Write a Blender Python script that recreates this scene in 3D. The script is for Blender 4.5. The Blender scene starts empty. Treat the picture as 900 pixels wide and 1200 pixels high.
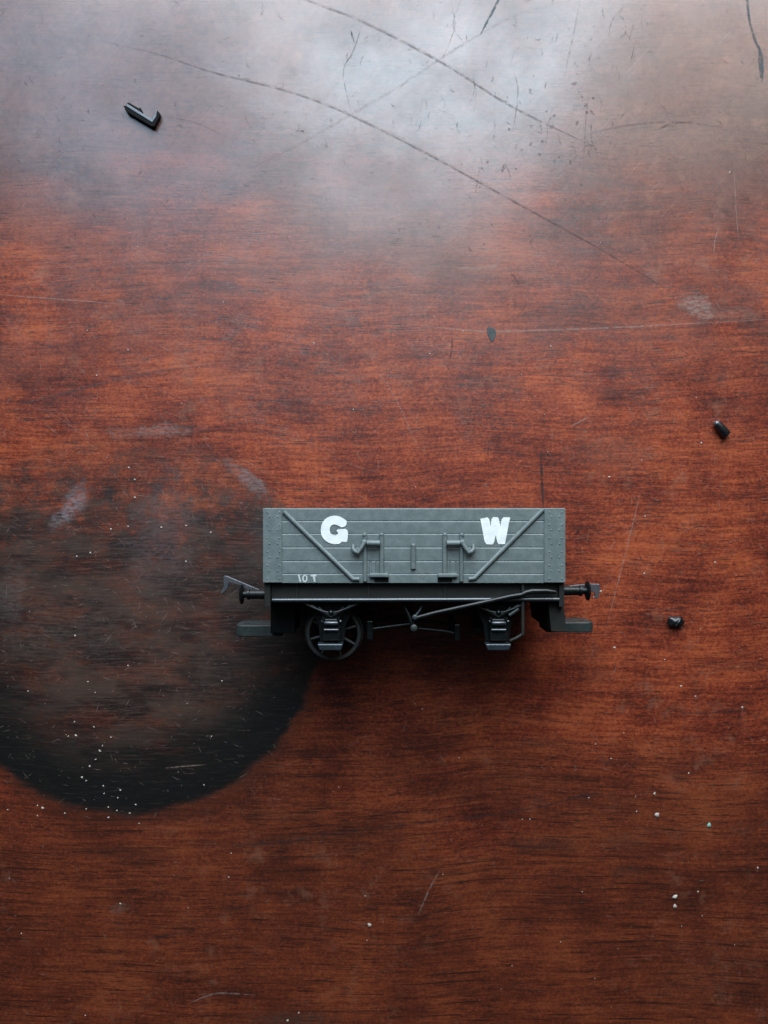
import bpy, bmesh, math, random
from mathutils import Vector, Matrix
random.seed(7)
MM = 0.001
S = bpy.context.scene
COL = S.collection

# ------------------------------------------------------------------ camera
CAM_H = 205.8
YAW = 0.0
cd = bpy.data.cameras.new("camera"); cam = bpy.data.objects.new("camera", cd); COL.objects.link(cam)
cam.location = (0, 0, CAM_H*MM)
cam.rotation_euler = (0, 0, 0)
cd.sensor_fit = 'VERTICAL'; cd.sensor_height = 36.0
cd.lens = 36.0*901.5/1200.0
cd.clip_start = 0.005; cd.clip_end = 20
S.camera = cam

# ------------------------------------------------------------------ light
S.view_settings.view_transform = 'Standard'
S.view_settings.look = 'None'
S.view_settings.exposure = 0.0
S.view_settings.gamma = 1.0
w = bpy.data.worlds.new("World"); S.world = w; w.use_nodes = True
bg = w.node_tree.nodes['Background']
bg.inputs['Color'].default_value = (0.80, 0.90, 1.0, 1); bg.inputs['Strength'].default_value = 0.015

def window_and_fill_light(name, x0, x1, z0, z1, Y, radiance, color):
    """a pane of the daylit window or an added fill lamp beyond the top of the photograph, facing the table"""
    ld = bpy.data.lights.new(name, 'AREA'); ld.shape = 'RECTANGLE'
    ld.size = x1-x0; ld.size_y = z1-z0
    ld.energy = radiance*math.pi*(x1-x0)*(z1-z0)
    ld.color = color
    o = bpy.data.objects.new(name, ld); COL.objects.link(o)
    o.location = ((x0+x1)/2, Y, (z0+z1)/2)
    o.rotation_euler = (math.radians(-90), 0, 0)   # -Z of the lamp looks along -Y
    return o
WY = 0.30
window_and_fill_light('window_and_fill_light', -0.055, 0.138, 0.235, 0.43, WY, 14.5, (0.68, 0.87, 1.0))
window_and_fill_light('window_and_fill_light', -0.096, -0.078, 0.235, 0.43, WY, 12.5, (0.68, 0.87, 1.0))
window_and_fill_light('window_and_fill_light', -0.078, -0.055, 0.235, 0.43, WY, 8.0, (0.92, 0.93, 1.0))
window_and_fill_light('window_and_fill_light', -0.32, -0.096, 0.235, 0.56, WY, 5.0, (0.53, 0.75, 1.0))
window_and_fill_light('window_and_fill_light', 0.138, 0.33, 0.235, 0.43, WY, 4.1, (1.0, 0.87, 0.76))
window_and_fill_light('window_and_fill_light', -0.085, 0.125, 0.435, 0.62, WY, 7.5, (0.80, 0.90, 1.0))
window_and_fill_light('window_and_fill_light', -0.30, 0.34, 0.625, 1.40, WY, 0.8, (0.90, 0.94, 1.0))  # added fill standing in for ceiling bounce, set in the window plane
window_and_fill_light('window_and_fill_light', -0.20, 0.26, 0.09, 0.23, WY, 10.5, (0.90, 0.94, 1.0))

# ------------------------------------------------------------------ node helpers
class G:
    def __init__(s, name):
        s.m = bpy.data.materials.new(name); s.m.use_nodes = True
        s.nt = s.m.node_tree; s.nt.nodes.clear()
        s.out = s.nt.nodes.new('ShaderNodeOutputMaterial')
    def n(s, t, **k):
        x = s.nt.nodes.new(t)
        for a, b in k.items(): setattr(x, a, b)
        return x
    def put(s, sock, v):
        if isinstance(v, bpy.types.NodeSocket): s.nt.links.new(v, sock)
        elif isinstance(v, (tuple, list)) and len(v) == 3 and sock.type == 'RGBA': sock.default_value = (*v, 1)
        else: sock.default_value = v
    def math(s, op, a, b=0.0, c=None, clamp=False):
        x = s.n('ShaderNodeMath', operation=op, use_clamp=clamp)
        s.put(x.inputs[0], a); s.put(x.inputs[1], b)
        if c is not None: s.put(x.inputs[2], c)
        return x.outputs[0]
    def vm(s, op, a, b=(0, 0, 0)):
        x = s.n('ShaderNodeVectorMath', operation=op)
        s.put(x.inputs[0], a); s.put(x.inputs[1], b)
        return x.outputs['Value'] if op in ('LENGTH', 'DISTANCE', 'DOT_PRODUCT') else x.outputs[0]
    def noise(s, vec, scale=1.0, detail=3.0, rough=0.55, dist=0.0, col=False):
        x = s.n('ShaderNodeTexNoise')
        s.put(x.inputs['Vector'], vec); s.put(x.inputs['Scale'], scale)
        s.put(x.inputs['Detail'], detail); s.put(x.inputs['Roughness'], rough); s.put(x.inputs['Distortion'], dist)
        return x.outputs['Color' if col else 'Fac']
    def ss(s, v, a, b, lo=0.0, hi=1.0):
        x = s.n('ShaderNodeMapRange', interpolation_type='SMOOTHSTEP')
        s.put(x.inputs['Value'], v); s.put(x.inputs['From Min'], a); s.put(x.inputs['From Max'], b)
        s.put(x.inputs['To Min'], lo); s.put(x.inputs['To Max'], hi)
        return x.outputs[0]
    def mix(s, f, a, b):
        x = s.n('ShaderNodeMix', data_type='RGBA')
        s.put(x.inputs['Factor'], f)
        s.put(x.inputs[6], a); s.put(x.inputs[7], b)
        return x.outputs[2]
    def ramp(s, v, stops):
        x = s.n('ShaderNodeValToRGB'); cr = x.color_ramp
        while len(cr.elements) < len(stops): cr.elements.new(0.5)
        for e, (p, c) in zip(cr.elements, stops): e.position = p; e.color = (*c, 1)
        s.put(x.inputs[0], v); return x.outputs[0]
    def pmm(s):
        tc = s.n('ShaderNodeTexCoord')
        return s.vm('MULTIPLY', tc.outputs['Object'], (1000, 1000, 1000))
    def bsdf(s, **k):
        b = s.n('ShaderNodeBsdfPrincipled')
        for a, v in k.items(): s.put(b.inputs[a.replace('_', ' ')], v)
        s.nt.links.new(b.outputs[0], s.out.inputs[0])
        return b
    def bump(s, h, dist, strength=1.0, normal=None):
        x = s.n('ShaderNodeBump'); s.put(x.inputs['Height'], h)
        s.put(x.inputs['Distance'], dist); s.put(x.inputs['Strength'], strength)
        if normal is not None: s.put(x.inputs['Normal'], normal)
        return x.outputs[0]

PXT = 901.5/CAM_H                      # photo pixels per mm at table height
def T(px, py): return ((px-450)/PXT, (600-py)/PXT)   # a spot on the table, in mm

# ------------------------------------------------------------------ table material
def table_material():
    g = G('varnished_mahogany')
    P = g.pmm()
    warp = g.vm('SUBTRACT', g.noise(P, 0.014, 1, 0.4, col=True), (0.5, 0.5, 0.5))
    Pw = g.vm('ADD', P, g.vm('MULTIPLY', warp, (0, 11, 0)))
    broad = g.noise(g.vm('MULTIPLY', Pw, (0.018, 0.20, 0)), 1, 5, 0.65)
    mid = g.noise(g.vm('MULTIPLY', Pw, (0.06, 0.85, 0)), 1, 6, 0.78)
    fine = g.noise(g.vm('MULTIPLY', Pw, (0.14, 1.9, 0)), 1, 5, 0.8)
    blot = g.noise(P, 0.045, 4, 0.65)
    v = g.math('ADD', g.math('MULTIPLY', broad, 0.22), g.math('MULTIPLY', mid, 0.34))
    v = g.math('ADD', v, g.math('MULTIPLY', fine, 0.22))
    v = g.math('ADD', v, g.math('ADD', g.math('MULTIPLY', g.math('SUBTRACT', blot, 0.5), 0.37), 0.15))
    v = g.math('ADD', v, g.math('MULTIPLY', g.math('SUBTRACT', g.noise(P, 0.9, 6, 0.85), 0.5), 0.42))
    v = g.math('ADD', v, g.math('MULTIPLY', g.math('SUBTRACT', g.noise(g.vm('MULTIPLY', P, (1.3, 2.0, 0)), 1, 3, 0.8), 0.5), 0.30))
    col = g.ramp(v, [(0.37, (0.020, 0.004, 0.003)), (0.46, (0.075, 0.012, 0.006)), (0.53, (0.178, 0.028, 0.011)), (0.65, (0.37, 0.082, 0.027))])
    # far edge greyed, near edge darkened: light falloff painted into the uneven wood tone
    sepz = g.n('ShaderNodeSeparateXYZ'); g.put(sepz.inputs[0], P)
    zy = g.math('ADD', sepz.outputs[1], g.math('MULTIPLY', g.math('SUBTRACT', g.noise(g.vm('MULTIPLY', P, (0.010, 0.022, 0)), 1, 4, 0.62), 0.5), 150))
    far_falloff = g.ss(zy, 35, 105); near_falloff = g.ss(zy, -50, -95)
    col = g.mix(g.math('MULTIPLY', far_falloff, 0.84), col, g.mix(g.ss(g.noise(g.n_rot(P, 70), 0.5, 6, 0.8), 0.35, 0.65), (0.040, 0.027, 0.026), (0.085, 0.052, 0.043)))
    col = g.mix(g.math('MULTIPLY', near_falloff, 0.46), col, (0.052, 0.017, 0.007))
    # open pores: short dark dashes along the grain
    pore = g.noise(g.vm('MULTIPLY', Pw, (0.16, 2.6, 0)), 1, 4, 0.75)
    parea = g.noise(g.vm('MULTIPLY', P, (0.05, 0.13, 0)), 1, 3, 0.6)
    pm = g.math('MULTIPLY', g.ss(pore, 0.54, 0.60), g.ss(parea, 0.38, 0.60))
    col = g.mix(g.math('MULTIPLY', pm, 0.88), col, (0.022, 0.008, 0.006))
    # long dark grain lines, strongest in the darkened near zone
    line = g.noise(g.vm('MULTIPLY', Pw, (0.035, 1.25, 0)), 1, 5, 0.72)
    lm = g.math('MULTIPLY', g.ss(line, 0.55, 0.63), g.math('ADD', 0.30, g.math('MULTIPLY', near_falloff, 0.55)))
    col = g.mix(lm, col, (0.020, 0.007, 0.005))
    wz = g.math('MULTIPLY', g.ss(sepz.outputs[1], 10, 55), g.ss(g.noise(g.n_rot(P, 35), 0.045, 6, 0.75), 0.40, 0.62))
    col = g.mix(g.math('MULTIPLY', wz, 0.24), col, (0.17, 0.080, 0.066))
    # small dark blotches of old wear
    b2 = g.noise(g.vm('MULTIPLY', P, (0.13, 0.30, 0)), 1, 4, 0.7)
    bm = g.math('MULTIPLY', g.ss(b2, 0.60, 0.74), g.ss(g.noise(P, 0.03, 2), 0.45, 0.6))
    col = g.mix(g.math('MULTIPLY', bm, 0.7), col, (0.022, 0.016, 0.012))
    # paler worn areas
    wv = g.math('MULTIPLY', g.ss(g.noise(P, 0.16, 5, 0.7), 0.52, 0.72), g.ss(g.noise(g.vm('ADD', P, (300, 70, 0)), 0.022, 2), 0.42, 0.62))
    col = g.mix(g.math('MULTIPLY', wv, 0.35), col, (0.25, 0.12, 0.075))

    def blob(px, py, rx, ry, ang=0, soft=1.0):
        cx, cy = T(px, py)
        d = g.vm('SUBTRACT', P, (cx, cy, 0))
        a = math.radians(ang)
        u = g.vm('DOT_PRODUCT', d, (math.cos(a)/(rx/PXT), math.sin(a)/(rx/PXT), 0))
        w_ = g.vm('DOT_PRODUCT', d, (-math.sin(a)/(ry/PXT), math.cos(a)/(ry/PXT), 0))
        r = g.math('SQRT', g.math('ADD', g.math('MULTIPLY', u, u), g.math('MULTIPLY', w_, w_)))
        r = g.math('ADD', r, g.math('MULTIPLY', g.math('SUBTRACT', edge, 0.5), 2.4*soft))
        return g.math('MULTIPLY', g.ss(r, 1.15, 0.35), patchy)
    edge = g.noise(P, 0.16, 6, 0.78)
    patchy = g.ss(g.noise(g.vm('MULTIPLY', P, (0.5, 1.4, 0)), 1, 5, 0.8), 0.36, 0.60)
    # the round stain left by a hot or wet pot
    cx, cy = T(150, 727)
    d = g.vm('LENGTH', g.vm('MULTIPLY', g.vm('SUBTRACT', P, (cx, cy, 0)), (PXT/229, PXT/229, 0)))
    dn = g.math('ADD', d, g.math('MULTIPLY', g.math('SUBTRACT', g.noise(g.vm('MULTIPLY', P, (0.05, 0.12, 0)), 1, 7, 0.75), 0.5), 0.13))
    inside = g.ss(dn, 1.015, 0.965)
    sep = g.n('ShaderNodeSeparateXYZ'); g.put(sep.inputs[0], P)
    y540, y700 = T(0, 505)[1], T(0, 640)[1]
    yn = g.math('ADD', sep.outputs[1], g.math('MULTIPLY', g.math('SUBTRACT', edge, 0.5), 95))
    low = g.ss(yn, y540, y700)
    low2 = g.ss(yn, T(0, 610)[1], T(0, 830)[1])
    stain = g.math('MULTIPLY', inside, g.math('ADD', 0.12, g.math('MULTIPLY', low, g.ss(g.noise(g.vm('MULTIPLY', P, (0.07, 0.13, 0)), 1, 5, 0.7), 0.36, 0.56, 0.64, 0.85))))
    incol = g.mix(g.ss(g.noise(g.vm('MULTIPLY', P, (0.04, 0.12, 0)), 1, 5, 0.65), 0.42, 0.62), (0.010, 0.007, 0.006), (0.048, 0.030, 0.022))
    incol = g.mix(g.ss(fine, 0.45, 0.68), incol, (0.060, 0.042, 0.033))
    col = g.mix(stain, col, incol)
    ring = g.math('MULTIPLY', g.math('MULTIPLY', g.ss(dn, 0.42, 0.90), inside), low2)
    col = g.mix(g.math('MULTIPLY', ring, 0.96), col, g.mix(g.ss(fine, 0.52, 0.70), (0.004, 0.0045, 0.004), (0.022, 0.020, 0.016)))
    halo = g.math('MULTIPLY', g.ss(g.math('ABSOLUTE', g.math('SUBTRACT', dn, 1.02)), 0.07, 0.0), low2)
    col = g.mix(g.math('MULTIPLY', halo, 0.45), col, (0.045, 0.014, 0.008))
    # residue and smudges
    for (px, py, rx, ry, an, f, c) in [
        (190, 625, 46, 75, -8, 0.42, (0.14, 0.095, 0.10)), (85, 592, 34, 13, 50, 0.75, (0.25, 0.22, 0.24)),
        (292, 562, 34, 10, -38, 0.65, (0.22, 0.19, 0.19)), (70, 735, 70, 45, 0, 0.35, (0.11, 0.08, 0.065)),
        (15, 700, 20, 45, 0, 0.4, (0.12, 0.11, 0.10)), (255, 810, 85, 40, 20, 0.30, (0.10, 0.062, 0.042)),
        (180, 505, 55, 9, 3, 0.55, (0.25, 0.19, 0.17)), (818, 358, 26, 14, -25, 0.75, (0.27, 0.20, 0.17)),
        (860, 368, 40, 10, 0, 0.4, (0.22, 0.15, 0.12)), (846, 444, 9, 13, 0, 0.8, (0.03, 0.02, 0.02)),
        (310, 640, 24, 40, 0, 0.35, (0.10, 0.07, 0.065)), (884, 128, 22, 14, 0, 0.6, (0.035, 0.025, 0.025)),
        (715, 530, 60, 24, 0, 0.35, (0.20, 0.10, 0.07)), (690, 770, 20, 14, 0, 0.6, (0.03, 0.024, 0.018)),
        (698, 790, 28, 12, 0, 0.5, (0.03, 0.024, 0.018)), (640, 870, 60, 9, 0, 0.45, (0.04, 0.02, 0.014)),
        (796, 910, 16, 10, 0, 0.8, (0.02, 0.016, 0.012)), (640, 990, 60, 12, 0, 0.5, (0.035, 0.025, 0.018)),
        (730, 985, 28, 12, 0, 0.5, (0.03, 0.025, 0.018)), (735, 1022, 26, 9, 0, 0.5, (0.03, 0.025, 0.018)),
        (860, 780, 50, 8, 0, 0.6, (0.03, 0.015, 0.012)), (340, 985, 90, 10, 5, 0.6, (0.035, 0.018, 0.012)),
        (150, 1000, 60, 12, 0, 0.5, (0.03, 0.016, 0.011)), (330, 955, 50, 8, 0, 0.5, (0.03, 0.016, 0.011)),
        (840, 1140, 90, 50, 15, 0.55, (0.045, 0.016, 0.010)), (560, 300, 90, 30, 0, 0.3, (0.25, 0.10, 0.06)),
        (340, 1195, 60, 12, 0, 0.6, (0.07, 0.05, 0.035)), (140, 1065, 14, 8, 20, 0.5, (0.17, 0.12, 0.09)),
    ]:
        col = g.mix(g.math('MULTIPLY', blob(px, py, rx, ry, an), f*0.75), col, c)
    hair = g.noise(g.vm('MULTIPLY', g.n_rot(P, -48), (0.05, 1.6, 0)), 1, 3, 0.7)
    rough = g.math('ADD', 0.14, g.math('MULTIPLY', g.noise(P, 0.25, 5, 0.7), 0.12))
    rough = g.math('ADD', rough, g.math('MULTIPLY', g.ss(hair, 0.55, 0.7), 0.10))
    rough = g.math('ADD', rough, g.math('MULTIPLY', stain, 0.10))
    micro = g.noise(P, 1.4, 4, 0.65)
    h = g.math('ADD', g.math('MULTIPLY', micro, 0.95), g.math('MULTIPLY', hair, 0.5))
    h = g.math('ADD', h, g.math('MULTIPLY', g.noise(P, 0.18, 3, 0.5), 1.6))
    h = g.math('SUBTRACT', h, g.math('MULTIPLY', g.math('MULTIPLY', pm, 0.6), g.math('SUBTRACT', 1.0, far_falloff)))
    nb = g.bump(h, 0.000013, 1.0)
    b = g.bsdf(Base_Color=col, Roughness=0.48, Coat_Weight=g.ss(g.noise(g.n_rot(P, -60), 0.035, 5, 0.62), 0.32, 0.64, 0.62, 1.0), Coat_Roughness=rough, Coat_IOR=1.5)
    b.inputs['Specular IOR Level'].default_value = 0.3
    g.put(b.inputs['Normal'], nb); g.put(b.inputs['Coat Normal'], nb)
    return g.m
def n_rot(s, vec, deg):
    x = s.n('ShaderNodeVectorRotate', rotation_type='Z_AXIS'); s.put(x.inputs['Vector'], vec)
    x.inputs['Angle'].default_value = math.radians(deg); return x.outputs[0]
G.n_rot = n_rot

def plastic(name, c, c2, rough=0.4, dust=0.0, dustcol=(0.3, 0.27, 0.24), bump=0.00002, spec=0.5, metal=0.0):
    g = G(name); P = g.pmm()
    n = g.noise(P, 0.5, 5, 0.65)
    col = g.mix(g.ss(n, 0.35, 0.7), c, c2)
    if dust:
        dm = g.math('MULTIPLY', g.ss(g.noise(P, 1.7, 4, 0.75), 0.52, 0.75), dust)
        col = g.mix(dm, col, dustcol)
    r = g.math('ADD', rough-0.07, g.math('MULTIPLY', g.noise(P, 0.9, 4, 0.6), 0.14))
    b = g.bsdf(Base_Color=col, Roughness=r, Metallic=metal)
    b.inputs['Specular IOR Level'].default_value = spec
    g.put(b.inputs['Normal'], g.bump(g.noise(P, 3.0, 3, 0.6), bump, 1.0))
    return g.m
def thin_mark(name, c, alpha, nscale=0.8, rough=0.7):
    """scratch or residue: its own colour, broken up where it has worn away"""
    g = G(name); P = g.pmm()
    b = g.bsdf(Base_Color=c, Roughness=rough)
    a = g.math('MULTIPLY', g.ss(g.noise(P, nscale, 4, 0.7), 0.30, 0.62), alpha)
    g.put(b.inputs['Alpha'], a)
    return g.m

M = {}
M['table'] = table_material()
M['grey'] = plastic('grey_wagon_plastic', (0.094, 0.120, 0.119), (0.130, 0.160, 0.156), 0.50, 0.30, (0.19, 0.20, 0.19))
M['black'] = plastic('black_chassis_plastic', (0.003, 0.0045, 0.0045), (0.006, 0.008, 0.008), 0.34, 0.05, (0.04, 0.035, 0.03), spec=0.3)
M['olive'] = plastic('dark_solebar_plastic', (0.009, 0.010, 0.008), (0.014, 0.013, 0.010), 0.5, 0.15, (0.06, 0.05, 0.04))
M['wheel'] = plastic('dark_wheel_metal', (0.003, 0.0025, 0.002), (0.006, 0.005, 0.004), 0.6, 0.06, (0.10, 0.07, 0.05))
M['coupling'] = plastic('coupling_plastic', (0.020, 0.028, 0.028), (0.032, 0.042, 0.040), 0.45, 0.25, (0.12, 0.10, 0.085))
M['steel'] = plastic('dull_steel', (0.10, 0.11, 0.12), (0.15, 0.14, 0.15), 0.38, 0.4, (0.16, 0.10, 0.08), metal=0.6)
M['white'] = plastic('white_transfer', (0.66, 0.69, 0.67), (0.78, 0.80, 0.77), 0.5, 0.06, (0.4, 0.42, 0.42))
M['worn_white'] = plastic('worn_white_print', (0.40, 0.43, 0.42), (0.58, 0.62, 0.61), 0.6, 0.3, (0.15, 0.18, 0.18))
M['bit'] = plastic('broken_black_plastic', (0.006, 0.007, 0.008), (0.012, 0.013, 0.014), 0.28, 0.05, (0.1, 0.1, 0.1))
M['matt'] = plastic('matt_black_plastic', (0.004, 0.004, 0.005), (0.007, 0.007, 0.008), 0.85, 0.05, (0.1, 0.1, 0.1), spec=0.15)
M['gloss'] = plastic('blue_sheen_black_plastic', (0.010, 0.017, 0.022), (0.018, 0.027, 0.033), 0.30, 0.05, (0.1, 0.1, 0.1), spec=1.0)  # bluish lift in the base colour helps paint the blue highlights
M['fleck'] = plastic('cream_fleck', (0.36, 0.30, 0.26), (0.48, 0.44, 0.38), 0.7)
M['greenfleck'] = plastic('green_fleck', (0.16, 0.34, 0.27), (0.22, 0.40, 0.32), 0.6)
M['scr_dark'] = thin_mark('dark_scratch', (0.035, 0.025, 0.027), 0.40, 0.35)
M['scr_faint'] = thin_mark('faint_scratch', (0.09, 0.07, 0.075), 0.28)
M['scr_light'] = thin_mark('pale_scratch', (0.36, 0.25, 0.21), 0.38)
M['scr_teal'] = thin_mark('bluish_crack', (0.035, 0.055, 0.065), 0.9)
M['scr_rub'] = thin_mark('rubbed_line', (0.10, 0.08, 0.085), 0.15)
M['scr_black'] = thin_mark('black_scratch', (0.015, 0.010, 0.010), 0.9, 0.4)
M['scuff'] = thin_mark('pale_scuff', (0.36, 0.25, 0.21), 0.30)
M['scuff_dark'] = thin_mark('dark_nick', (0.030, 0.022, 0.022), 0.42)

# ------------------------------------------------------------------ mesh helpers (all in mm)
def link(name, bm, mat, parent=None, smooth=False, bevel=0.0, loc=None, auto=35):
    bmesh.ops.recalc_face_normals(bm, faces=bm.faces)
    for v in bm.verts: v.co *= MM
    me = bpy.data.meshes.new(name); bm.to_mesh(me); bm.free()
    me.materials.append(mat)
    o = bpy.data.objects.new(name, me); COL.objects.link(o)
    if smooth:
        for p in me.polygons: p.use_smooth = True
        me.set_sharp_from_angle(angle=math.radians(auto))
    if bevel:
        b = o.modifiers.new('bevel', 'BEVEL'); b.width = bevel*MM; b.segments = 2; b.limit_method = 'ANGLE'
        b.angle_limit = math.radians(40); b.harden_normals = False
    if parent: o.parent = parent
    if loc: o.location = [c*MM for c in loc]
    return o
def box(bm, x0, x1, y0, y1, z0, z1):
    vs = [bm.verts.new(c) for c in [(x0,y0,z0),(x1,y0,z0),(x1,y1,z0),(x0,y1,z0),(x0,y0,z1),(x1,y0,z1),(x1,y1,z1),(x0,y1,z1)]]
    for f in [(0,3,2,1),(4,5,6,7),(0,1,5,4),(1,2,6,5),(2,3,7,6),(3,0,4,7)]: bm.faces.new([vs[i] for i in f])
def prism(bm, pts, z0, z1, axis='z'):
    """outline extruded; axis z: pts are (x,y); axis x: pts are (y,z) and z0..z1 run along x"""
    def m(p, t): return (p[0], p[1], t) if axis == 'z' else (t, p[0], p[1])
    a = [bm.verts.new(m(p, z0)) for p in pts]; b = [bm.verts.new(m(p, z1)) for p in pts]
    n = len(pts)
    bm.faces.new(a[::-1]); bm.faces.new(b)
    for i in range(n): bm.faces.new([a[i], a[(i+1) % n], b[(i+1) % n], b[i]])
def tube(bm, pts, r, seg=10, flat=None):
    pts = [Vector(p) for p in pts]; rings = []
    rr = r if isinstance(r, (list, tuple)) else [r]*len(pts)
    for i, p in enumerate(pts):
        d = (pts[min(i+1, len(pts)-1)]-pts[max(i-1, 0)]).normalized()
        up = Vector((0, 0, 1)) if abs(d.z) < 0.9 else Vector((0, 1, 0))
        u = d.cross(up).normalized(); v = u.cross(d).normalized()
        fz = flat if flat else 1.0
        rings.append([bm.verts.new(p+u*math.cos(2*math.pi*k/seg)*rr[i]+v*math.sin(2*math.pi*k/seg)*rr[i]*fz) for k in range(seg)])
    for a, b in zip(rings, rings[1:]):
        for k in range(seg): bm.faces.new([a[k], a[(k+1) % seg], b[(k+1) % seg], b[k]])
    bm.faces.new(rings[0][::-1]); bm.faces.new(rings[-1])
def lathe(bm, prof, c, axis='x', seg=32):
    """prof = [(t, r)] along axis from centre c"""
    rings = []
    for t, r in prof:
        ring = []
        for k in range(seg):
            a = 2*math.pi*k/seg; p, q = r*math.cos(a), r*math.sin(a)
            ring.append(bm.verts.new((c[0]+t, c[1]+p, c[2]+q) if axis == 'x' else (c[0]+p, c[1]+q, c[2]+t)))
        rings.append(ring)
    for a, b in zip(rings, rings[1:]):
        for k in range(seg): bm.faces.new([a[k], a[(k+1) % seg], b[(k+1) % seg], b[k]])
    bm.faces.new(rings[0][::-1]); bm.faces.new(rings[-1])
def dome(bm, x, y, z, r, h, seg=8, rings=2):
    prev = [bm.verts.new((x+r*math.cos(2*math.pi*k/seg), y+r*math.sin(2*math.pi*k/seg), z)) for k in range(seg)]
    for j in range(1, rings+1):
        a = math.pi/2*j/(rings+1); rr = r*math.cos(a); zz = z+h*math.sin(a)
        cur = [bm.verts.new((x+rr*math.cos(2*math.pi*k/seg), y+rr*math.sin(2*math.pi*k/seg), zz)) for k in range(seg)]
        for k in range(seg): bm.faces.new([prev[k], prev[(k+1) % seg], cur[(k+1) % seg], cur[k]])
        prev = cur
    bm.faces.new(prev)
def smooth_line(pts, n=8):
    out = []; P = [Vector((*p, 0)) for p in pts]
    P = [P[0]*2-P[1]]+P+[P[-1]*2-P[-2]]
    for i in range(1, len(P)-2):
        a, b, c, d = P[i-1:i+3]
        for k in range(n):
            t = k/n
            out.append(0.5*((2*b)+(c-a)*t+(2*a-5*b+4*c-d)*t*t+(3*b-a-3*c+d)*t**3))
    out.append(P[-2]); return out
def ribbon(bm, pts, wmm, z, taper=0.25, n=8, jit=0.0):
    L = smooth_line(pts, n); m = len(L); prev = None
    for i, p in enumerate(L):
        d = (L[min(i+1, m-1)]-L[max(i-1, 0)]); d = d.normalized() if d.length else Vector((1, 0, 0))
        nn = Vector((-d.y, d.x, 0)); t = i/(m-1)
        e = min(1.0, min(t, 1-t)/taper) if taper else 1
        hw = wmm/2*(0.15+0.85*e)*(1+random.uniform(-jit, jit))
        a = bm.verts.new((p+nn*hw)+Vector((0, 0, z))); b = bm.verts.new((p-nn*hw)+Vector((0, 0, z)))
        if prev: bm.faces.new([prev[0], prev[1], b, a])
        prev = (a, b)
def empty(name, loc, label, cat, group=None):
    o = bpy.data.objects.new(name, None); COL.objects.link(o); o.empty_display_size = 0.01
    o.location = [c*MM for c in loc]; o['label'] = label; o['category'] = cat
    if group: o['group'] = group
    return o

# ------------------------------------------------------------------ table
table = empty('table', (0, 0, 0), 'scratched dark red varnished mahogany table top with a round black stain', 'table')
bm = bmesh.new(); box(bm, -420, 420, -380, 330, -24, 0)
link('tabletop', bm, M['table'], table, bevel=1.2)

def scratch_lip(pts, w):
    bm = bmesh.new()
    ribbon(bm, [T(p[0]+0.6*w, p[1]-0.75*w) for p in pts], 0.9/PXT, 0.03, 0.3, 10, 0.3)
    link('scratch_edge', bm, M['scuff'], table)
def scratch(pts, w, mat, taper=0.2, z=None, name='scratch', jit=0.12):
    bm = bmesh.new()
    ribbon(bm, [T(*p) for p in pts], w/PXT, z if z else 0.05+random.random()*0.05, taper, 10, jit)
    return link(name, bm, M[mat], table)
scratch_lip([(190,65),(250,85),(340,108),(410,135),(500,180),(600,235),(700,290)], 2.4)
scratch_lip([(380,8),(430,28),(520,75),(600,125)], 2.4)
scratch([(120,48),(190,65),(250,85),(340,108),(410,135),(500,180),(600,235),(700,290),(770,332),(800,350)], 2.4, 'scr_dark', 0.3)
scratch([(330,-10),(380,8),(430,28),(520,75),(600,125),(692,170)], 2.6, 'scr_dark', 0.15)
scratch([(650,5),(600,20),(530,60),(470,100),(410,135),(330,180),(230,225)], 3.0, 'scr_rub', 0.3)
scratch([(588,-8),(577,14),(563,40)], 2.6, 'scr_teal', 0.2)
scratch([(411,36),(413,43),(416,51)], 2.2, 'scr_teal', 0.4)
scratch([(424,30),(414,60),(403,80),(405,105),(412,132)], 1.4, 'scr_dark', 0.2)
scratch([(875,-8),(878,22),(884,45),(891,60)], 2.6, 'scr_teal', 0.1)
scratch([(890,54),(892,75),(893,97)], 6.0, 'scr_teal', 0.3)
scratch([(688,157),(735,147),(790,143),(850,149)], 2.4, 'scr_faint', 0.2)
scratch([(765,154),(785,146),(812,142)], 3.0, 'scr_dark', 0.4)
scratch([(602,80),(607,110),(601,155)], 1.4, 'scr_dark', 0.3)
scratch([(690,110),(686,150),(683,205)], 1.4, 'scr_faint', 0.3)
scratch([(540,0),(531,30),(545,52)], 1.5, 'scr_faint', 0.3)
scratch([(528,0),(533,30),(522,62)], 1.3, 'scr_faint', 0.3)
scratch([(680,0),(672,40),(660,95)], 1.6, 'scr_faint', 0.3)
scratch([(188,136),(215,140),(240,148),(278,168)], 1.6, 'scr_faint', 0.3)
scratch([(480,380),(560,388),(640,387),(740,383),(910,374)], 2.0, 'scr_light', 0.2)
scratch([(533,314),(560,315),(584,312)], 4.0, 'scr_light', 0.1)
scratch([(500,262),(570,268),(640,276)], 1.2, 'scr_light', 0.3)
scratch([(500,270),(530,290),(556,308)], 1.2, 'scr_light', 0.3)
scratch([(529,388),(530,405),(526,426)], 2.6, 'scr_dark', 0.4)
scratch([(634,526),(635,560),(637,602)], 2.6, 'scr_black', 0.3, z=0.12)
scratch([(752,570),(735,640),(708,745)], 1.3, 'scr_light', 0.3)
scratch([(516,1019),(504,1040),(490,1072)], 2.2, 'scr_light', 0.3)
scratch([(222,1175),(255,1164),(300,1166)], 2.0, 'scr_light', 0.3)
scratch([(400,975),(450,969),(560,957),(640,944),(690,931),(800,928)], 2.0, 'scr_dark', 0.2)
scratch([(255,992),(330,986),(450,969)], 3.0, 'scr_dark', 0.4)
scratch([(0,480),(70,462),(180,436),(300,422)], 3.0, 'scr_faint', 0.3)
scratch([(-5,345),(60,350),(150,357)], 1.6, 'scr_light', 0.3)
scratch([(440,430),(465,470),(492,530)], 1.2, 'scr_light', 0.3)
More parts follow.
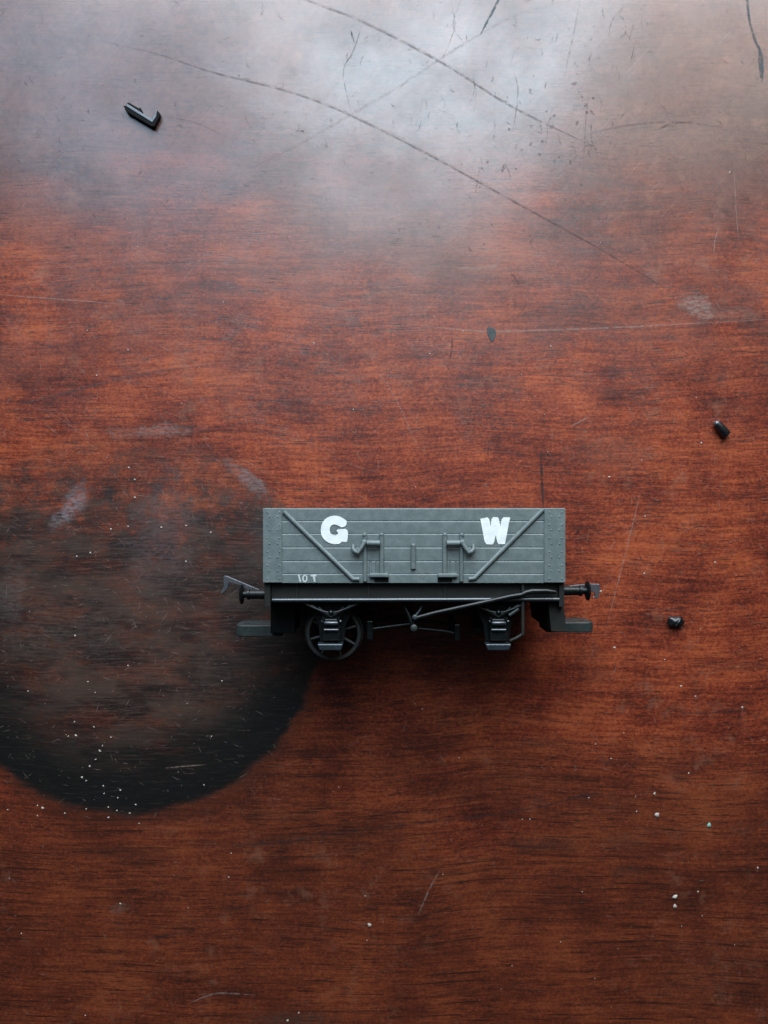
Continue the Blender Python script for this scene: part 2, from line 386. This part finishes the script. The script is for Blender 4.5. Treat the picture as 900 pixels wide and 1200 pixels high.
scratch([(860,190),(862,240),(866,290)], 1.2, 'scr_light', 0.3)
scratch([(844,262),(838,280),(836,300)], 1.6, 'scr_light', 0.3)
scratch([(668,500),(680,494),(693,486)], 2.0, 'scr_light', 0.3)
scratch([(195,900),(215,898),(242,896)], 1.8, 'scr_light', 0.3)
scratch([(408,340),(418,330),(430,300)], 1.0, 'scr_light', 0.3)

# hairline scuffs that nobody could count
bm = bmesh.new()
def scuffs(bm, n, x0, x1, y0, y1, ang, spread, l0, l1, w0, w1, bend=0.15):
    for i in range(n):
        x, y = random.uniform(x0, x1), random.uniform(y0, y1)
        a = math.radians(random.gauss(ang, spread)); L = l0+(l1-l0)*random.random()**2.5
        dx, dy = math.cos(a)*L/2, math.sin(a)*L/2; b = random.uniform(-bend, bend)
        ribbon(bm, [T(x-dx, y-dy), T(x-dy*b, y+dx*b), T(x+dx, y+dy)], random.uniform(w0, w1)/PXT, 0.012+random.random()*0.03, 0.4, 4, 0.2)
scuffs(bm, 900, 0, 430, 120, 620, 45, 25, 2, 22, 0.4, 1.0)
scuffs(bm, 800, 0, 900, 200, 760, 55, 60, 2, 20, 0.4, 1.0)
scuffs(bm, 500, 0, 340, 560, 940, 5, 35, 2, 14, 0.4, 1.0)
scuffs(bm, 420, 400, 900, 440, 900, 110, 60, 2, 16, 0.4, 1.1)
scuffs(bm, 200, 0, 900, 880, 1200, 20, 60, 2, 14, 0.4, 1.1)
scuffs(bm, 36, 0, 520, 150, 560, 20, 22, 50, 170, 0.4, 0.7)
o = link('scuff_mark', bm, M['scuff'], table); o['kind'] = 'stuff'
bm = bmesh.new()
scuffs(bm, 420, 0, 900, -5, 290, 60, 60, 2, 13, 0.6, 1.5, 0.4)
scuffs(bm, 60, 480, 760, -5, 220, 92, 14, 8, 50, 0.6, 1.2, 0.3)
scuffs(bm, 120, 500, 900, 250, 700, 80, 50, 4, 22, 0.7, 1.8)
scuffs(bm, 190, 0, 900, 600, 1200, 0, 7, 12, 90, 0.8, 1.6, 0.05)
scuffs(bm, 30, 560, 700, 90, 220, 80, 40, 3, 9, 2.5, 4.5)
o = link('dark_nick', bm, M['scuff_dark'], table); o['kind'] = 'stuff'

# specks of dried paint and dust
bm = bmesh.new()
SPK = [(151,548,2),(158,562,2.2),(158,583,2.2),(189,618,2),(218,616,2),(130,620,1.8),(106,648,2),(90,652,1.8),(150,617,1.8),(247,624,1.8),(218,658,1.8),
 (88,745,2.2),(103,799,1.8),(33,810,1.8),(87,846,2),(110,852,1.8),(80,863,1.8),(89,862,2.6),(130,864,1.6),(120,874,1.8),(117,880,2.8),(112,890,2),(105,898,2),
 (96,911,2.2),(101,915,1.8),(121,921,1.6),(122,930,1.6),(141,926,1.8),(138,935,1.6),(159,943,2),(101,948,1.6),(127,946,1.6),(137,950,1.6),(127,958,2),(152,953,1.8),
 (50,947,2.8),(44,944,1.6),(44,956,1.6),(76,953,1.6),(163,965,1.6),(239,920,1.8),(248,863,1.6),(260,798,1.6),(150,780,1.6),(9,949,1.4),
 (704,693,2.2),(720,759,2.4),(779,773,1.8),(798,804,2),(870,829,2),(815,816,1.6),(731,859,1.4),(698,872,1.5),(716,889,1.5),(538,888,1.4),(495,831,1.4),
 (612,960,1.3),(621,960,1.3),(807,906,1.6),(690,935,1.6),(746,951,1.6),(855,202,2),(543,388,1.5),(714,559,2),(822,519,1.8),(756,605,1.6),(838,659,1.8),(755,672,1.8),
 (150,410,1.6),(368,402,1.6),(113,440,1.6),(414,480,1.4),(268,1028,1.6),(271,1000,1.3),(428,1050,1.5),(430,1102,1.3),(818,1045,1.8),(888,1017,2.2),(657,1104,1.3),
 (337,1196,2.4),(100,1190,1.5),(25,1094,1.5),(141,1059,2),(350,1187,1.8),(600,1132,1.4),(696,700,1.8),(486,825,1.2)]
def fleck(bm, px, py, r, z=0.0):
    x, y = T(px, py); r = r/PXT*0.62
    n0 = len(bm.verts); dome(bm, x, y, z, r, r*0.55, 8, 2); bm.verts.ensure_lookup_table()
    a = random.uniform(0, 3.14); s = random.uniform(0.6, 1.0)
    for v in bm.verts[n0:]:
        dx, dy = v.co.x-x, v.co.y-y
        u, w_ = dx*math.cos(a)+dy*math.sin(a), (-dx*math.sin(a)+dy*math.cos(a))*s
        k = 1+0.2*math.sin(3*math.atan2(w_, u)+a)
        v.co.x = x+(u*math.cos(a)-w_*math.sin(a))*k; v.co.y = y+(u*math.sin(a)+w_*math.cos(a))*k
for p in SPK: fleck(bm, *p)
for i in range(150):
    px, py = random.uniform(0, 900), 250+950*random.random()
    fleck(bm, px, py, 0.5+0.8*random.random()**3)
o = link('dust', bm, M['fleck'], None, smooth=True, auto=80)
o['kind'] = 'stuff'; o['label'] = 'tiny pale specks of dust and paint scattered over the table top'; o['category'] = 'dust'
def flake(px, py, r, label, mat='fleck', name='paint_flake'):
    bm = bmesh.new(); fleck(bm, px, py, r)
    o = link(name, bm, M[mat], None, smooth=True, auto=80); o['label'] = label; o['category'] = 'flake'
flake(791, 1051, 5.2, 'largest round cream flake of paint, lower right of the table top')
flake(791, 1062, 3.8, 'small oval cream flake lying just below the largest cream flake')
flake(770, 955, 4.6, 'oval beige flake on the table, to the left of the green flake')
flake(767, 930, 3.0, 'tiny bright white flake above the oval beige flake')
flake(831, 967, 4.6, 'pale green flake lying on the red wood at the lower right', 'greenfleck')
flake(433, 1084, 4.2, 'bright white narrow flake alone near the bottom middle of the table')

# ------------------------------------------------------------------ broken bits
def at_table(px, py): x, y = T(px, py); return (x, y, 0)
def tpoly(pts, o): c = T(*o); return [(T(*p)[0]-c[0], T(*p)[1]-c[1]) for p in pts]
BR = 'broken bits of black plastic lying on the table'
b = empty('broken_bracket', at_table(168, 138), 'black L shaped piece of broken plastic lying near the top left corner of the table', 'broken piece', BR)
c0 = (168, 138)
# outer wall (tall, matt), a sloping glossy inner flange and a short stub at its far end
bm = bmesh.new()
prism(bm, tpoly([(146.5,127),(148.8,127.2),(179.2,147),(186,132.5),(189,135.5),(188.5,140),(182.5,151.5),(179,151),(150,134)], c0), 0.0, 1.5)
link('arm', bm, M['matt'], b, bevel=0.12)
bm = bmesh.new(); prism(bm, tpoly([(149.3,127.8),(151.5,125.2),(180,143),(184,135),(186,133),(184.8,141),(180.4,147.2)], c0), 0.0, 1.62)
link('flange', bm, M['gloss'], b, bevel=0.12)
bm = bmesh.new(); prism(bm, tpoly([(149.5,123.5),(152,122),(164,129),(165.5,127.5),(168.5,133.5),(163,133.2)], c0), 0, 0.9)
link('stub', bm, M['matt'], b, bevel=0.08)

b = empty('broken_peg', at_table(843, 504), 'stubby black plastic peg with a pale rounded end lying at the right of the table', 'broken piece', BR)
bm = bmesh.new()
x0, y0 = tpoly([(838, 497)], (843, 504))[0]; x1, y1 = tpoly([(849.5, 510.5)], (843, 504))[0]
tube(bm, [(x0, y0, 1.15), (x0*0.8+x1*0.2, y0*0.8+y1*0.2, 1.2), (x0*0.2+x1*0.8, y0*0.2+y1*0.8, 1.25), (x1, y1, 1.25)], [0.95, 1.1, 1.25, 1.15], 14)
link('shaft', bm, M['bit'], b, smooth=True, bevel=0.1)
bm = bmesh.new()
dx, dy = (x0-x1), (y0-y1); L = math.hypot(dx, dy); dx /= L; dy /= L
tube(bm, [(x0, y0, 1.15), (x0+dx*0.35, y0+dy*0.35, 1.25), (x0+dx*0.7, y0+dy*0.7, 1.3)], [0.85, 0.8, 0.45], 14)
link('broken_end', bm, M['steel'], b, smooth=True)

b = empty('plastic_crumb', at_table(790, 728), 'small round black plastic crumb to the right of the wagon', 'broken piece', BR)
bm = bmesh.new(); bmesh.ops.create_icosphere(bm, subdivisions=3, radius=1.0)
for v in bm.verts:
    n = 1+0.16*math.sin(5*v.co.x+2)*math.cos(4*v.co.y)+random.uniform(-0.03, 0.03)
    v.co = Vector((v.co.x*2.2*n, v.co.y*1.45*n, max(v.co.z, -0.9)*1.1*n+0.99))
link('lump', bm, M['bit'], b, smooth=True, auto=50)
bm = bmesh.new(); tube(bm, [(-0.2, -0.9, 1.7), (0.4, 0.1, 2.15), (0.9, 0.9, 1.75)], 0.28, 8); link('ridge', bm, M['coupling'], b, smooth=True)

for (px, py, rx, ry, a, lab) in [(576, 391, 5, 8.5, 12, 'flat greenish grey chip pressed into the wood above the wagon')]:
    bm = bmesh.new(); c = T(px, py); pts = []
    for k in range(14):
        t = 2*math.pi*k/14; r = 1+0.15*math.sin(3*t+1); X, Y = rx/PXT*math.cos(t)*r, ry/PXT*math.sin(t)*r
        A = math.radians(a); pts.append((X*math.cos(A)-Y*math.sin(A), X*math.sin(A)+Y*math.cos(A)))
    prism(bm, pts, 0, 0.15)
    o = link('plastic_chip', bm, M['coupling'], None, bevel=0.05, loc=(c[0], c[1], 0)); o['label'] = lab; o['category'] = 'chip'

# ------------------------------------------------------------------ the wagon, lying on its side, one long side facing up
W = 30.0; NEAR = 174.0; SC = 901.5/NEAR; CX0 = 486.0; CY0 = 690.0
def fx(px, d=0.0): return ((px-450)*(NEAR+d)/NEAR-(CX0-450))/SC
def fy(py, d=0.0): return (-(py-600)*(NEAR+d)/NEAR+(CY0-600))/SC
wagon = empty('toy_wagon', ((CX0-450)/SC, -(CY0-600)/SC, 1.8), 'grey model railway goods wagon lettered G W, black chassis, lying on its side', 'model wagon')
XL, XR = fx(308.5), fx(662)
YT, YB = fy(595.5), fy(683)
GROOVES = [fy(v) for v in (610, 625, 641, 657, 672)]

def side_profile(s):
    """cross section of a planked side: s=1 near side, -1 far side; outer skin with grooves"""
    zo = W if s > 0 else 0.0; k = -s
    out = [(YT-0.25, zo)]
    for gy in GROOVES:
        out += [(gy+0.05, zo), (gy+0.02, zo+k*0.14), (gy-0.03, zo+k*0.14), (gy-0.34, zo)]
    out += [(YB, zo), (YB, zo+k*1.3), (YT-0.2, zo+k*1.3), (YT, zo+k*1.1), (YT, zo+k*0.25)]
    return out
sides = []
for s in (1, -1):
    bm = bmesh.new(); prism(bm, side_profile(s), XL+0.02, XR-0.02, 'x')
    sides.append(link('side_panel', bm, M['grey'], wagon))
near, far = sides
for sx in (-1, 1):
    bm = bmesh.new(); x = XL if sx < 0 else XR
    box(bm, min(x, x-sx*1.3), max(x, x-sx*1.3), YB, YT-0.03, 1.32, W-1.32)
    for gy in GROOVES: box(bm, x-sx*0.1 if sx > 0 else x-0.15, x+0.15 if sx > 0 else x+0.1, gy-1.4, gy-0.5, 1.6, W-1.6)
    e = link('end_panel', bm, M['grey'], wagon, bevel=0.1)
    for z in (8.0, 22.0):
        bm = bmesh.new(); box(bm, min(x+sx*0.14, x+sx*0.8), max(x+sx*0.14, x+sx*0.8), YB-3.0, YT-1.0, z-0.7, z+0.7); link('stanchion', bm, M['grey'], e, bevel=0.12)
bm = bmesh.new(); box(bm, XL+1.32, XR-1.32, YB+0.02, YB+1.2, 1.32, W-1.32); link('floor', bm, M['grey'], wagon)

def side_fittings(parent, s):
    Z = (lambda h: W+h) if s > 0 else (lambda h: -h)
    def slab(bm, pts, h0, h1): prism(bm, pts, *sorted((Z(h0), Z(h1))))
    for (a, b_, cols) in ((308.3, 330.5, (313.5, 325.5)), (637.5, 662.3, (643.5, 655.5))):
        bm = bmesh.new(); slab(bm, [(fx(a), fy(682.6)), (fx(b_), fy(682.6)), (fx(b_), fy(595.9)), (fx(a), fy(595.9))], -0.2, 0.32)
        cp = link('corner_plate', bm, M['grey'], parent, bevel=0.1)
        if s > 0:
            bm = bmesh.new()
            for j, yy in enumerate([600.5, 605.5, 615, 621, 630.5, 637, 646.5, 653, 662.5, 669, 678]):
                for q, cx in enumerate(cols):
                    dome(bm, fx(cx+(2.5 if (j+q) % 2 else 0)), fy(yy), Z(0.31), 0.24, 0.11)
            link('rivet', bm, M['grey'], cp, smooth=True, auto=70)
    for pts in ([(333,600),(413.5,678.5),(421,678.7)], [(636,597.5),(556,677.8),(549,678.4)]):
        bm = bmesh.new(); tube(bm, [(fx(x), fy(y), Z(0.16)) for x, y in pts], 0.52, 12, 0.85)
        link('diagonal_strap', bm, M['grey'], parent, smooth=True)
    for mir in (1, -1):
        # numbers are for the left hinge; the right one mirrors it about x = 484.3
        def X(px): return fx(px if mir > 0 else 968.4-px)
        bm = bmesh.new()
        tube(bm, [(X(447.2), fy(626.3), Z(0.1)), (X(447.2), fy(675), Z(0.15))], 0.58, 12, 0.95)
        dome(bm, X(447.2), fy(626.8), Z(0.2) if s > 0 else Z(0.5), 0.5, 0.55, 10)
        tube(bm, [(X(427.8), fy(626.3), Z(0.1)), (X(427.8), fy(681), Z(0.15))], 0.50, 12, 0.95)
        dome(bm, X(427.3), fy(627), Z(0.2) if s > 0 else Z(0.5), 0.5, 0.5, 10)
        for yy in (648, 663, 674): dome(bm, X(427.8), fy(yy), Z(0.35) if s > 0 else Z(0.6), 0.33, 0.25)
        for xx in (434, 441):
            tube(bm, [(X(xx), fy(657.5), Z(-0.05)), (X(xx), fy(672), Z(-0.05))], 0.26, 8, 0.8)
        h = link('door_hinge', bm, M['grey'], parent, smooth=True, auto=60)
        bm = bmesh.new()
        tube(bm, [(X(430), fy(636.2), Z(1.15)), (X(445.2), fy(636.4), Z(1.15))], 0.68, 12)
        dome(bm, X(427), fy(635.5), Z(0.3) if s > 0 else Z(1.0), 0.75, 0.7, 12)
        tube(bm, [(X(427), fy(636), Z(0.8)), (X(424), fy(641), Z(0.95)), (X(420), fy(647.5), Z(1.0)), (X(416.5), fy(646), Z(1.0)), (X(413.5), fy(643), Z(0.8)), (X(414), fy(638), Z(0.45))],
             [0.55, 0.5, 0.55, 0.6, 0.45, 0.38], 10)
        link('latch', bm, M['grey'], h, smooth=True, auto=60)
        bm = bmesh.new()
        box(bm, *sorted((X(432.5), X(455.5))), fy(676.3), fy(671.6), *sorted((Z(-0.1), Z(1.0))))
        link('hinge_plate', bm, M['grey'], h, bevel=0.22)
        bm = bmesh.new(); box(bm, *sorted((X(438.5), X(455.5))), fy(682.4), fy(676.8), *sorted((Z(-0.1), Z(0.05))))
        link('hinge_recess', bm, M['black'], h)
    bm = bmesh.new(); tube(bm, [(fx(484.3), fy(638.5), Z(0.1)), (fx(484.3), fy(666.5), Z(0.1))], 0.62, 12, 0.8)
    dome(bm, fx(484.3), fy(639.3), Z(0.25) if s > 0 else Z(0.5), 0.5, 0.4, 10)
    link('door_stop', bm, M['grey'], parent, smooth=True, auto=60)
side_fittings(near, 1)
side_fittings(far, -1)

# lettering, thin raised paint on the planks
def letter(name, polys, h0=-0.02, h1=0.10, mat='white'):
    bm = bmesh.new()
    for pts in polys: prism(bm, [(fx(x), fy(y)) for x, y in pts], W+h0, W+h1)
    return link(name, bm, M[mat], near, bevel=0.0)
# G: from the enlarged photograph (x = 370 + u/18, y = 595 + v/18)
Gp = [(655,300),(650,275),(620,250),(560,215),(500,185),(440,170),(380,168),(310,180),(255,205),(195,245),(150,300),(120,370),(108,450),(112,530),(125,590),(155,640),(200,690),
      (260,730),(330,758),(410,770),(480,765),(525,745),(545,715),(600,722),(650,722),(668,700),(672,640),(680,560),(675,500),(655,460),(620,448),(560,448),(470,455),(438,480),(448,505),(478,530),
      (455,565),(420,582),(375,580),(335,560),(305,520),(292,460),(305,400),(340,362),(390,350),(440,360),(490,385),(530,410),(575,412),(620,390),(650,350)]
letter('letter_g', [[(370+u/18, 595+v/18) for u, v in Gp]])
Wp = [(334,137),(364,131),(372,138),(377,170),(381,140),(388,130),(408,130),(414,140),(418,170),(424,140),(432,130),(460,131),(457,145),(438,243),(412,244),(406,236),(399,205),(392,236),(386,245),(360,244),(352,232)]
letter('letter_w', [[(470+u/3.6, 570+v/3.6) for u, v in Wp]])
ten = [[(349.2,674),(350.9,672.8),(353,681.9),(351.2,681.9)]]
def ringpoly(cx, cy, rx, ry, t):
    n = 14; out = []
    for k in range(n):
        a, b_ = 2*math.pi*k/n, 2*math.pi*(k+1)/n
        out.append([(cx+rx*math.cos(a), cy+ry*math.sin(a)), (cx+rx*math.cos(b_), cy+ry*math.sin(b_)), (cx+(rx-t)*math.cos(b_), cy+(ry-t)*math.sin(b_)), (cx+(rx-t)*math.cos(a), cy+(ry-t)*math.sin(a))])
    return out
ten += ringpoly(357.3, 677.8, 3.1, 4.4, 1.5)
ten += [[(364,673.4),(370.6,673.4),(370.6,675.6),(364,675.6)], [(366.6,675.7),(369.2,675.7),(369.8,681.9),(367.8,681.9)]]
letter('load_mark', ten, mat='worn_white', h1=0.03)

# chassis
YS0, YS1 = fy(683.3), fy(706.5)
def chassis_side(s):
    Z = (lambda d: W-d) if s > 0 else (lambda d: d)
    def zz(a, b): return sorted((Z(a), Z(b)))
    bm = bmesh.new()
    box(bm, fx(316.5), fx(656), fy(706), YS0, *zz(1.9, 3.2))        # web
    for xx in (345, 430, 520, 612): box(bm, fx(xx), fx(xx+4), fy(702), fy(685), *zz(1.6, 1.95))
    sb = link('solebar', bm, M['olive'], wagon, bevel=0.08)
    bm = bmesh.new(); tube(bm, [(fx(319), fy(704), Z(0.9)), (fx(330), fy(703.9), Z(0.7)), (fx(645), fy(702.8), Z(0.7)), (fx(656), fy(703.2), Z(0.9))], 0.50, 12, 1.0)
    box(bm, fx(320), fx(655), fy(704.5), fy(703.3), *zz(0.9, 2.0))
    link('flange', bm, M['gloss'], sb, smooth=True, auto=50)
    for k, ax in enumerate((387.5, 585.0)):
        ax0 = ax
        def x(o): return fx(ax0+o)
        # W shaped axle guard
        bm = bmesh.new()
        prism(bm, [(x(-32), fy(707)), (x(30), fy(707)), (x(26), fy(716)), (x(17), fy(735)), (x(15), fy(754)), (x(-14), fy(754)), (x(-16), fy(735)), (x(-26), fy(714))], *zz(3.6, 4.4))
        g_ = link('axle_guard', bm, M['black'], wagon, bevel=0.1)
        bm = bmesh.new()
        box(bm, x(-10), x(11), fy(752), fy(726), *zz(1.2, 3.8))
        ab = link('axlebox', bm, M['black'], wagon, bevel=0.28)
        bm = bmesh.new()
        tube(bm, [(x(-8), fy(731), Z(0.9)), (x(-7), fy(731), Z(0.85)), (x(7.5), fy(731), Z(0.85)), (x(8.5), fy(731), Z(0.9))], [0.35, 0.5, 0.5, 0.35], 12)
        tube(bm, [(x(-8), fy(739), Z(0.95)), (x(8.5), fy(739), Z(0.95))], 0.32, 10)
        tube(bm, [(x(-11), fy(729), Z(1.1)), (x(-9), fy(729), Z(1.1))], 0.35, 8); tube(bm, [(x(10), fy(729), Z(1.1)), (x(12), fy(729), Z(1.1))], 0.35, 8)
        link('axlebox_rib', bm, M['gloss'], ab, smooth=True, auto=50)
        bm = bmesh.new()
        prism(bm, [(x(-16), fy(755)), (x(14.5), fy(755)), (x(12), fy(762.5)), (x(-13), fy(762.5))], *zz(0.2, 3.9))
        link('keep_plate', bm, M['gloss'], ab, bevel=0.2)
        bm = bmesh.new()
        for t, hw, yy in ((0, 34, 0), (1, 24, 3.2), (2, 15, 6.0)):
            tube(bm, [(x(-hw), fy(707+yy*0.9), Z(1.6)), (x(-hw*0.6), fy(713.5+yy*0.9), Z(1.5)), (x(-hw*0.25), fy(718+yy*0.7), Z(1.4)), (x(0), fy(719.5+yy*0.7), Z(1.3)),
                      (x(hw*0.25), fy(718+yy*0.7), Z(1.4)), (x(hw*0.6), fy(713.5+yy*0.9), Z(1.5)), (x(hw), fy(707+yy*0.9), Z(1.6))], 0.38, 8)
        tube(bm, [(x(-9), fy(724), Z(1.0)), (x(-9), fy(728), Z(1.0))], 0.4, 8); tube(bm, [(x(9), fy(724), Z(1.0)), (x(9), fy(728), Z(1.0))], 0.4, 8)
        dome(bm, x(0), fy(718.5), Z(1.2) if s > 0 else 0.3, 0.65, 0.9, 10)
        link('leaf_spring', bm, M['black'], ab, smooth=True, auto=60)
    # V hanger and brake blocks
    bm = bmesh.new()
    tube(bm, [(fx(471), fy(706), Z(3.0)), (fx(479), fy(722), Z(2.4)), (fx(484.5), fy(737), Z(2.0))], 0.42, 8)
    tube(bm, [(fx(498), fy(706), Z(3.0)), (fx(493), fy(717), Z(2.6)), (fx(487), fy(724), Z(2.2))], 0.42, 8)
    vh = link('brake_hanger', bm, M['black'], wagon, smooth=True)
    bm = bmesh.new(); lathe(bm, [(0, 0.75), (0.9, 0.8), (1.1, 0.5)] if s > 0 else [(0, 0.75), (-0.9, 0.8), (-1.1, 0.5)], (fx(485.5), fy(737), Z(2.2)), 'z', 14)
    link('pivot', bm, M['coupling'], vh, smooth=True)
    bm = bmesh.new()
    tube(bm, [(fx(486, 6), fy(732, 6), Z(8)), (fx(455, 6), fy(736, 6), Z(8)), (fx(433, 6), fy(739, 6), Z(8))], 0.55, 8)
    box(bm, fx(430, 6), fx(437, 6), fy(750, 6), fy(728, 6), *zz(6.2, 9.2))
    tube(bm, [(fx(490, 6), fy(738, 6), Z(8)), (fx(520, 6), fy(741, 6), Z(8)), (fx(536, 6), fy(744, 6), Z(8))], 0.45, 8)
    box(bm, fx(533, 6), fx(539, 6), fy(751, 6), fy(732, 6), *zz(6.2, 9.2))
    link('brake_shoe', bm, M['black'], wagon, bevel=0.15)
    if s > 0:
        bm = bmesh.new()
        tube(bm, [(fx(487), fy(725), Z(0.7)), (fx(510), fy(718.5), Z(0.35)), (fx(560), fy(707.5), Z(-0.1)), (fx(598), fy(699), Z(-0.2)), (fx(611), fy(697), Z(-0.2))],
             [0.50, 0.50, 0.52, 0.55, 0.55], 10)
        tube(bm, [(fx(611), fy(697), Z(-0.2)), (fx(616), fy(694.5), Z(-0.2)), (fx(623), fy(693), Z(-0.1)), (fx(640), fy(692.8), Z(0.0)), (fx(651), fy(694), Z(0.2))], [0.55, 0.62, 0.66, 0.6, 0.45], 10)
        bl = link('brake_lever', bm, M['black'], wagon, smooth=True)
        bm = bmesh.new(); dome(bm, fx(486.5), fy(724), Z(0.6), 0.7, 0.5, 10); link('pivot', bm, M['coupling'], bl, smooth=True)
        bm = bmesh.new()
        box(bm, fx(611.8), fx(615.3), fy(745), fy(684), *zz(0.6, 1.3))
        tube(bm, [(fx(613.5), fy(744), Z(1.0)), (fx(606), fy(749), Z(1.2)), (fx(599), fy(752.5), Z(1.6))], 0.42, 8)
        link('lever_guard', bm, M['olive'], wagon, bevel=0.1)
        bm = bmesh.new(); tube(bm, [(fx(598), fy(722), Z(1.6)), (fx(609), fy(714.5), Z(1.5))], 0.45, 8)
        link('spring_shackle', bm, M['coupling'], wagon, smooth=True)
chassis_side(1)
chassis_side(-1)
bm = bmesh.new(); box(bm, fx(330), fx(640), fy(703), YB-0.02, 6, 24); link('chassis_plate', bm, M['black'], wagon, bevel=0.2)

for sx in (-1, 1):
    xo, xi = (fx(309), fx(316.3)) if sx < 0 else (fx(662.5), fx(656.2))
    bm = bmesh.new(); box(bm, min(xo, xi), max(xo, xi), fy(712), YS0, 0.9, W-0.9)
    hs = link('headstock', bm, M['olive'], wagon, bevel=0.12)
    bm = bmesh.new()
    if sx < 0: prism(bm, [(fx(317, 9), fy(704, 9)), (fx(347, 9), fy(704, 9)), (fx(345, 9), fy(742, 9)), (fx(317, 9), fy(742, 9))], 9, W-9)
    else: prism(bm, [(fx(642, 3), fy(704, 3)), (fx(658, 3), fy(704, 3)), (fx(663, 3), fy(723, 3)), (fx(661.5, 3), fy(741, 3)), (fx(646, 3), fy(740, 3))], 3, W-3)
    link('coupling_pocket', bm, M['olive' if sx > 0 else 'black'], wagon, bevel=0.15)
    # buffers
    for z in (26.0, 4.0):
        d = 4.0; Yb = fy(696.5 if sx < 0 else 692.3, d)
        tip = fx(281.5, d) if sx < 0 else fx(690.5, d); root = xo
        L = abs(tip-root)*(1.0 if z > 10 else 0.35)
        bm = bmesh.new()
        prof = [(0, 1.15), (L*0.62, 1.05), (L*0.64, 1.25), (L*0.72, 1.25), (L*0.74, 0.8), (L-0.5, 0.8)]
        lathe(bm, [(sx*t, r) for t, r in prof], (root, Yb, z), 'x', 20)
        bf = link('buffer', bm, M['black'], wagon, smooth=True, auto=40)
        if z < 10: continue                # the hidden pair of buffers has lost its heads
        bm = bmesh.new()
        lathe(bm, [(sx*t, r) for t, r in [(L-0.75, 0.9), (L-0.65, 2.1), (L-0.3, 2.35), (L-0.05, 1.9), (L, 0.9)]], (root, Yb, z), 'x', 28)
        link('buffer_head', bm, M['black'], bf, smooth=True, auto=50)
    # tension-lock coupling bar at mid width
    D = 11.0; n0, n1 = W-D, W-D-8.5
    tipx = fx(275.5, D) if sx < 0 else fx(696.5, D); rootx = fx(330, D) if sx < 0 else fx(640, D)
    y0, y1 = (fy(746, D), fy(733, D)) if sx < 0 else (fy(741, D), fy(729.5, D))
    bm = bmesh.new()
    r = 1.6; pts = []
    a = tipx-sx*r
    pts = [(rootx, n0), (a, n0)] + [(a+sx*r*math.sin(t*math.pi/10), n0-r+r*math.cos(t*math.pi/10)) for t in range(1, 6)] + \
          [(a+sx*r*math.cos(t*math.pi/10), n1+r-r*math.sin(t*math.pi/10)) for t in range(0, 6)] + [(rootx, n1)]
    va = [bm.verts.new((p[0], y0, p[1])) for p in pts]; vb = [bm.verts.new((p[0], y1, p[1])) for p in pts]
    bm.faces.new(va); bm.faces.new(vb[::-1])
    for i in range(len(pts)): bm.faces.new([va[i], va[(i+1) % len(pts)], vb[(i+1) % len(pts)], vb[i]])
    cp = link('coupling', bm, M['coupling'], wagon, smooth=True, bevel=0.18, auto=40)
    bm = bmesh.new(); cxh = a-sx*0.7
    lathe(bm, [(0, 0.62), (0.03, 0.62)], (0, 0, 0), 'z', 14)
    for v in bm.verts: v.co = Vector((cxh+v.co.x, y1+0.02+v.co.z, n0-3.4+v.co.y))
    link('pin_hole', bm, M['bit'], cp)
    D = 14.0
    bm = bmesh.new()
    if sx < 0:
        hp = [(261.5,676),(263,674.7),(266,675),(309,693),(309,698.5),(284,688.5),(281,686),(275,684.5),(268.5,682.5),(266.5,690),(261,695.5),(258,695.5),(262,687)]
    else:
        hp = [(662,687),(690,684),(702.5,684.5),(703.5,688),(702,699),(699.5,702),(697,701),(697.5,696),(694,693),(689,692.5),(662,693)]
    prism(bm, [(fx(x, D), fy(y, D)) for x, y in hp], W-D-0.7, W-D)
    link('coupling_hook', bm, M['steel'], cp, bevel=0.12)

# the one wheelset still fitted (the other is missing)
wd = 6.5; ax, ay = fx(391, wd), fy(741.5, wd)
R = 34.5*(NEAR+wd)/NEAR/SC
ws = bpy.data.objects.new('wheelset', None); COL.objects.link(ws); ws.parent = wagon; ws.location = (ax*MM, ay*MM, 15*MM)
bm = bmesh.new(); lathe(bm, [(-12.5, 0.3), (-11.8, 0.8), (11.8, 0.8), (12.5, 0.3)], (0, 0, 0), 'z', 12); link('axle', bm, M['wheel'], ws, smooth=True, auto=40)
for s in (1, -1):
    bm = bmesh.new()
    z0 = 8.5*s
    def ringm(prof, seg=64):
        rings = [[bm.verts.new((r*math.cos(2*math.pi*k/seg), r*math.sin(2*math.pi*k/seg), z0-s*1.4+s*t)) for k in range(seg)] for t, r in prof]
        for i in range(len(rings)):
            a_, b_ = rings[i], rings[(i+1) % len(rings)]
            for k in range(seg): bm.faces.new([a_[k], a_[(k+1) % seg], b_[(k+1) % seg], b_[k]])
    ringm([(0, R*0.86), (0, R*1.0), (0.5, R*1.0), (0.7, R*0.95), (2.2, R*0.92), (2.2, R*0.82), (1.8, R*0.80)])
    wh = link('wheel', bm, M['wheel'], ws, smooth=True, auto=30)
    bm = bmesh.new()
    for k in range(8):
        a_ = 2*math.pi*k/8+0.28
        tube(bm, [(0.9*math.cos(a_), 0.9*math.sin(a_), z0-s*0.2), (R*0.84*math.cos(a_), R*0.84*math.sin(a_), z0-s*0.2)], [0.5, 0.36], 8)
    lathe(bm, [(z0-1.0, 1.4), (z0+1.0, 1.4)], (0, 0, 0), 'z', 18)
    link('spokes', bm, M['wheel'], wh, smooth=True, auto=40)
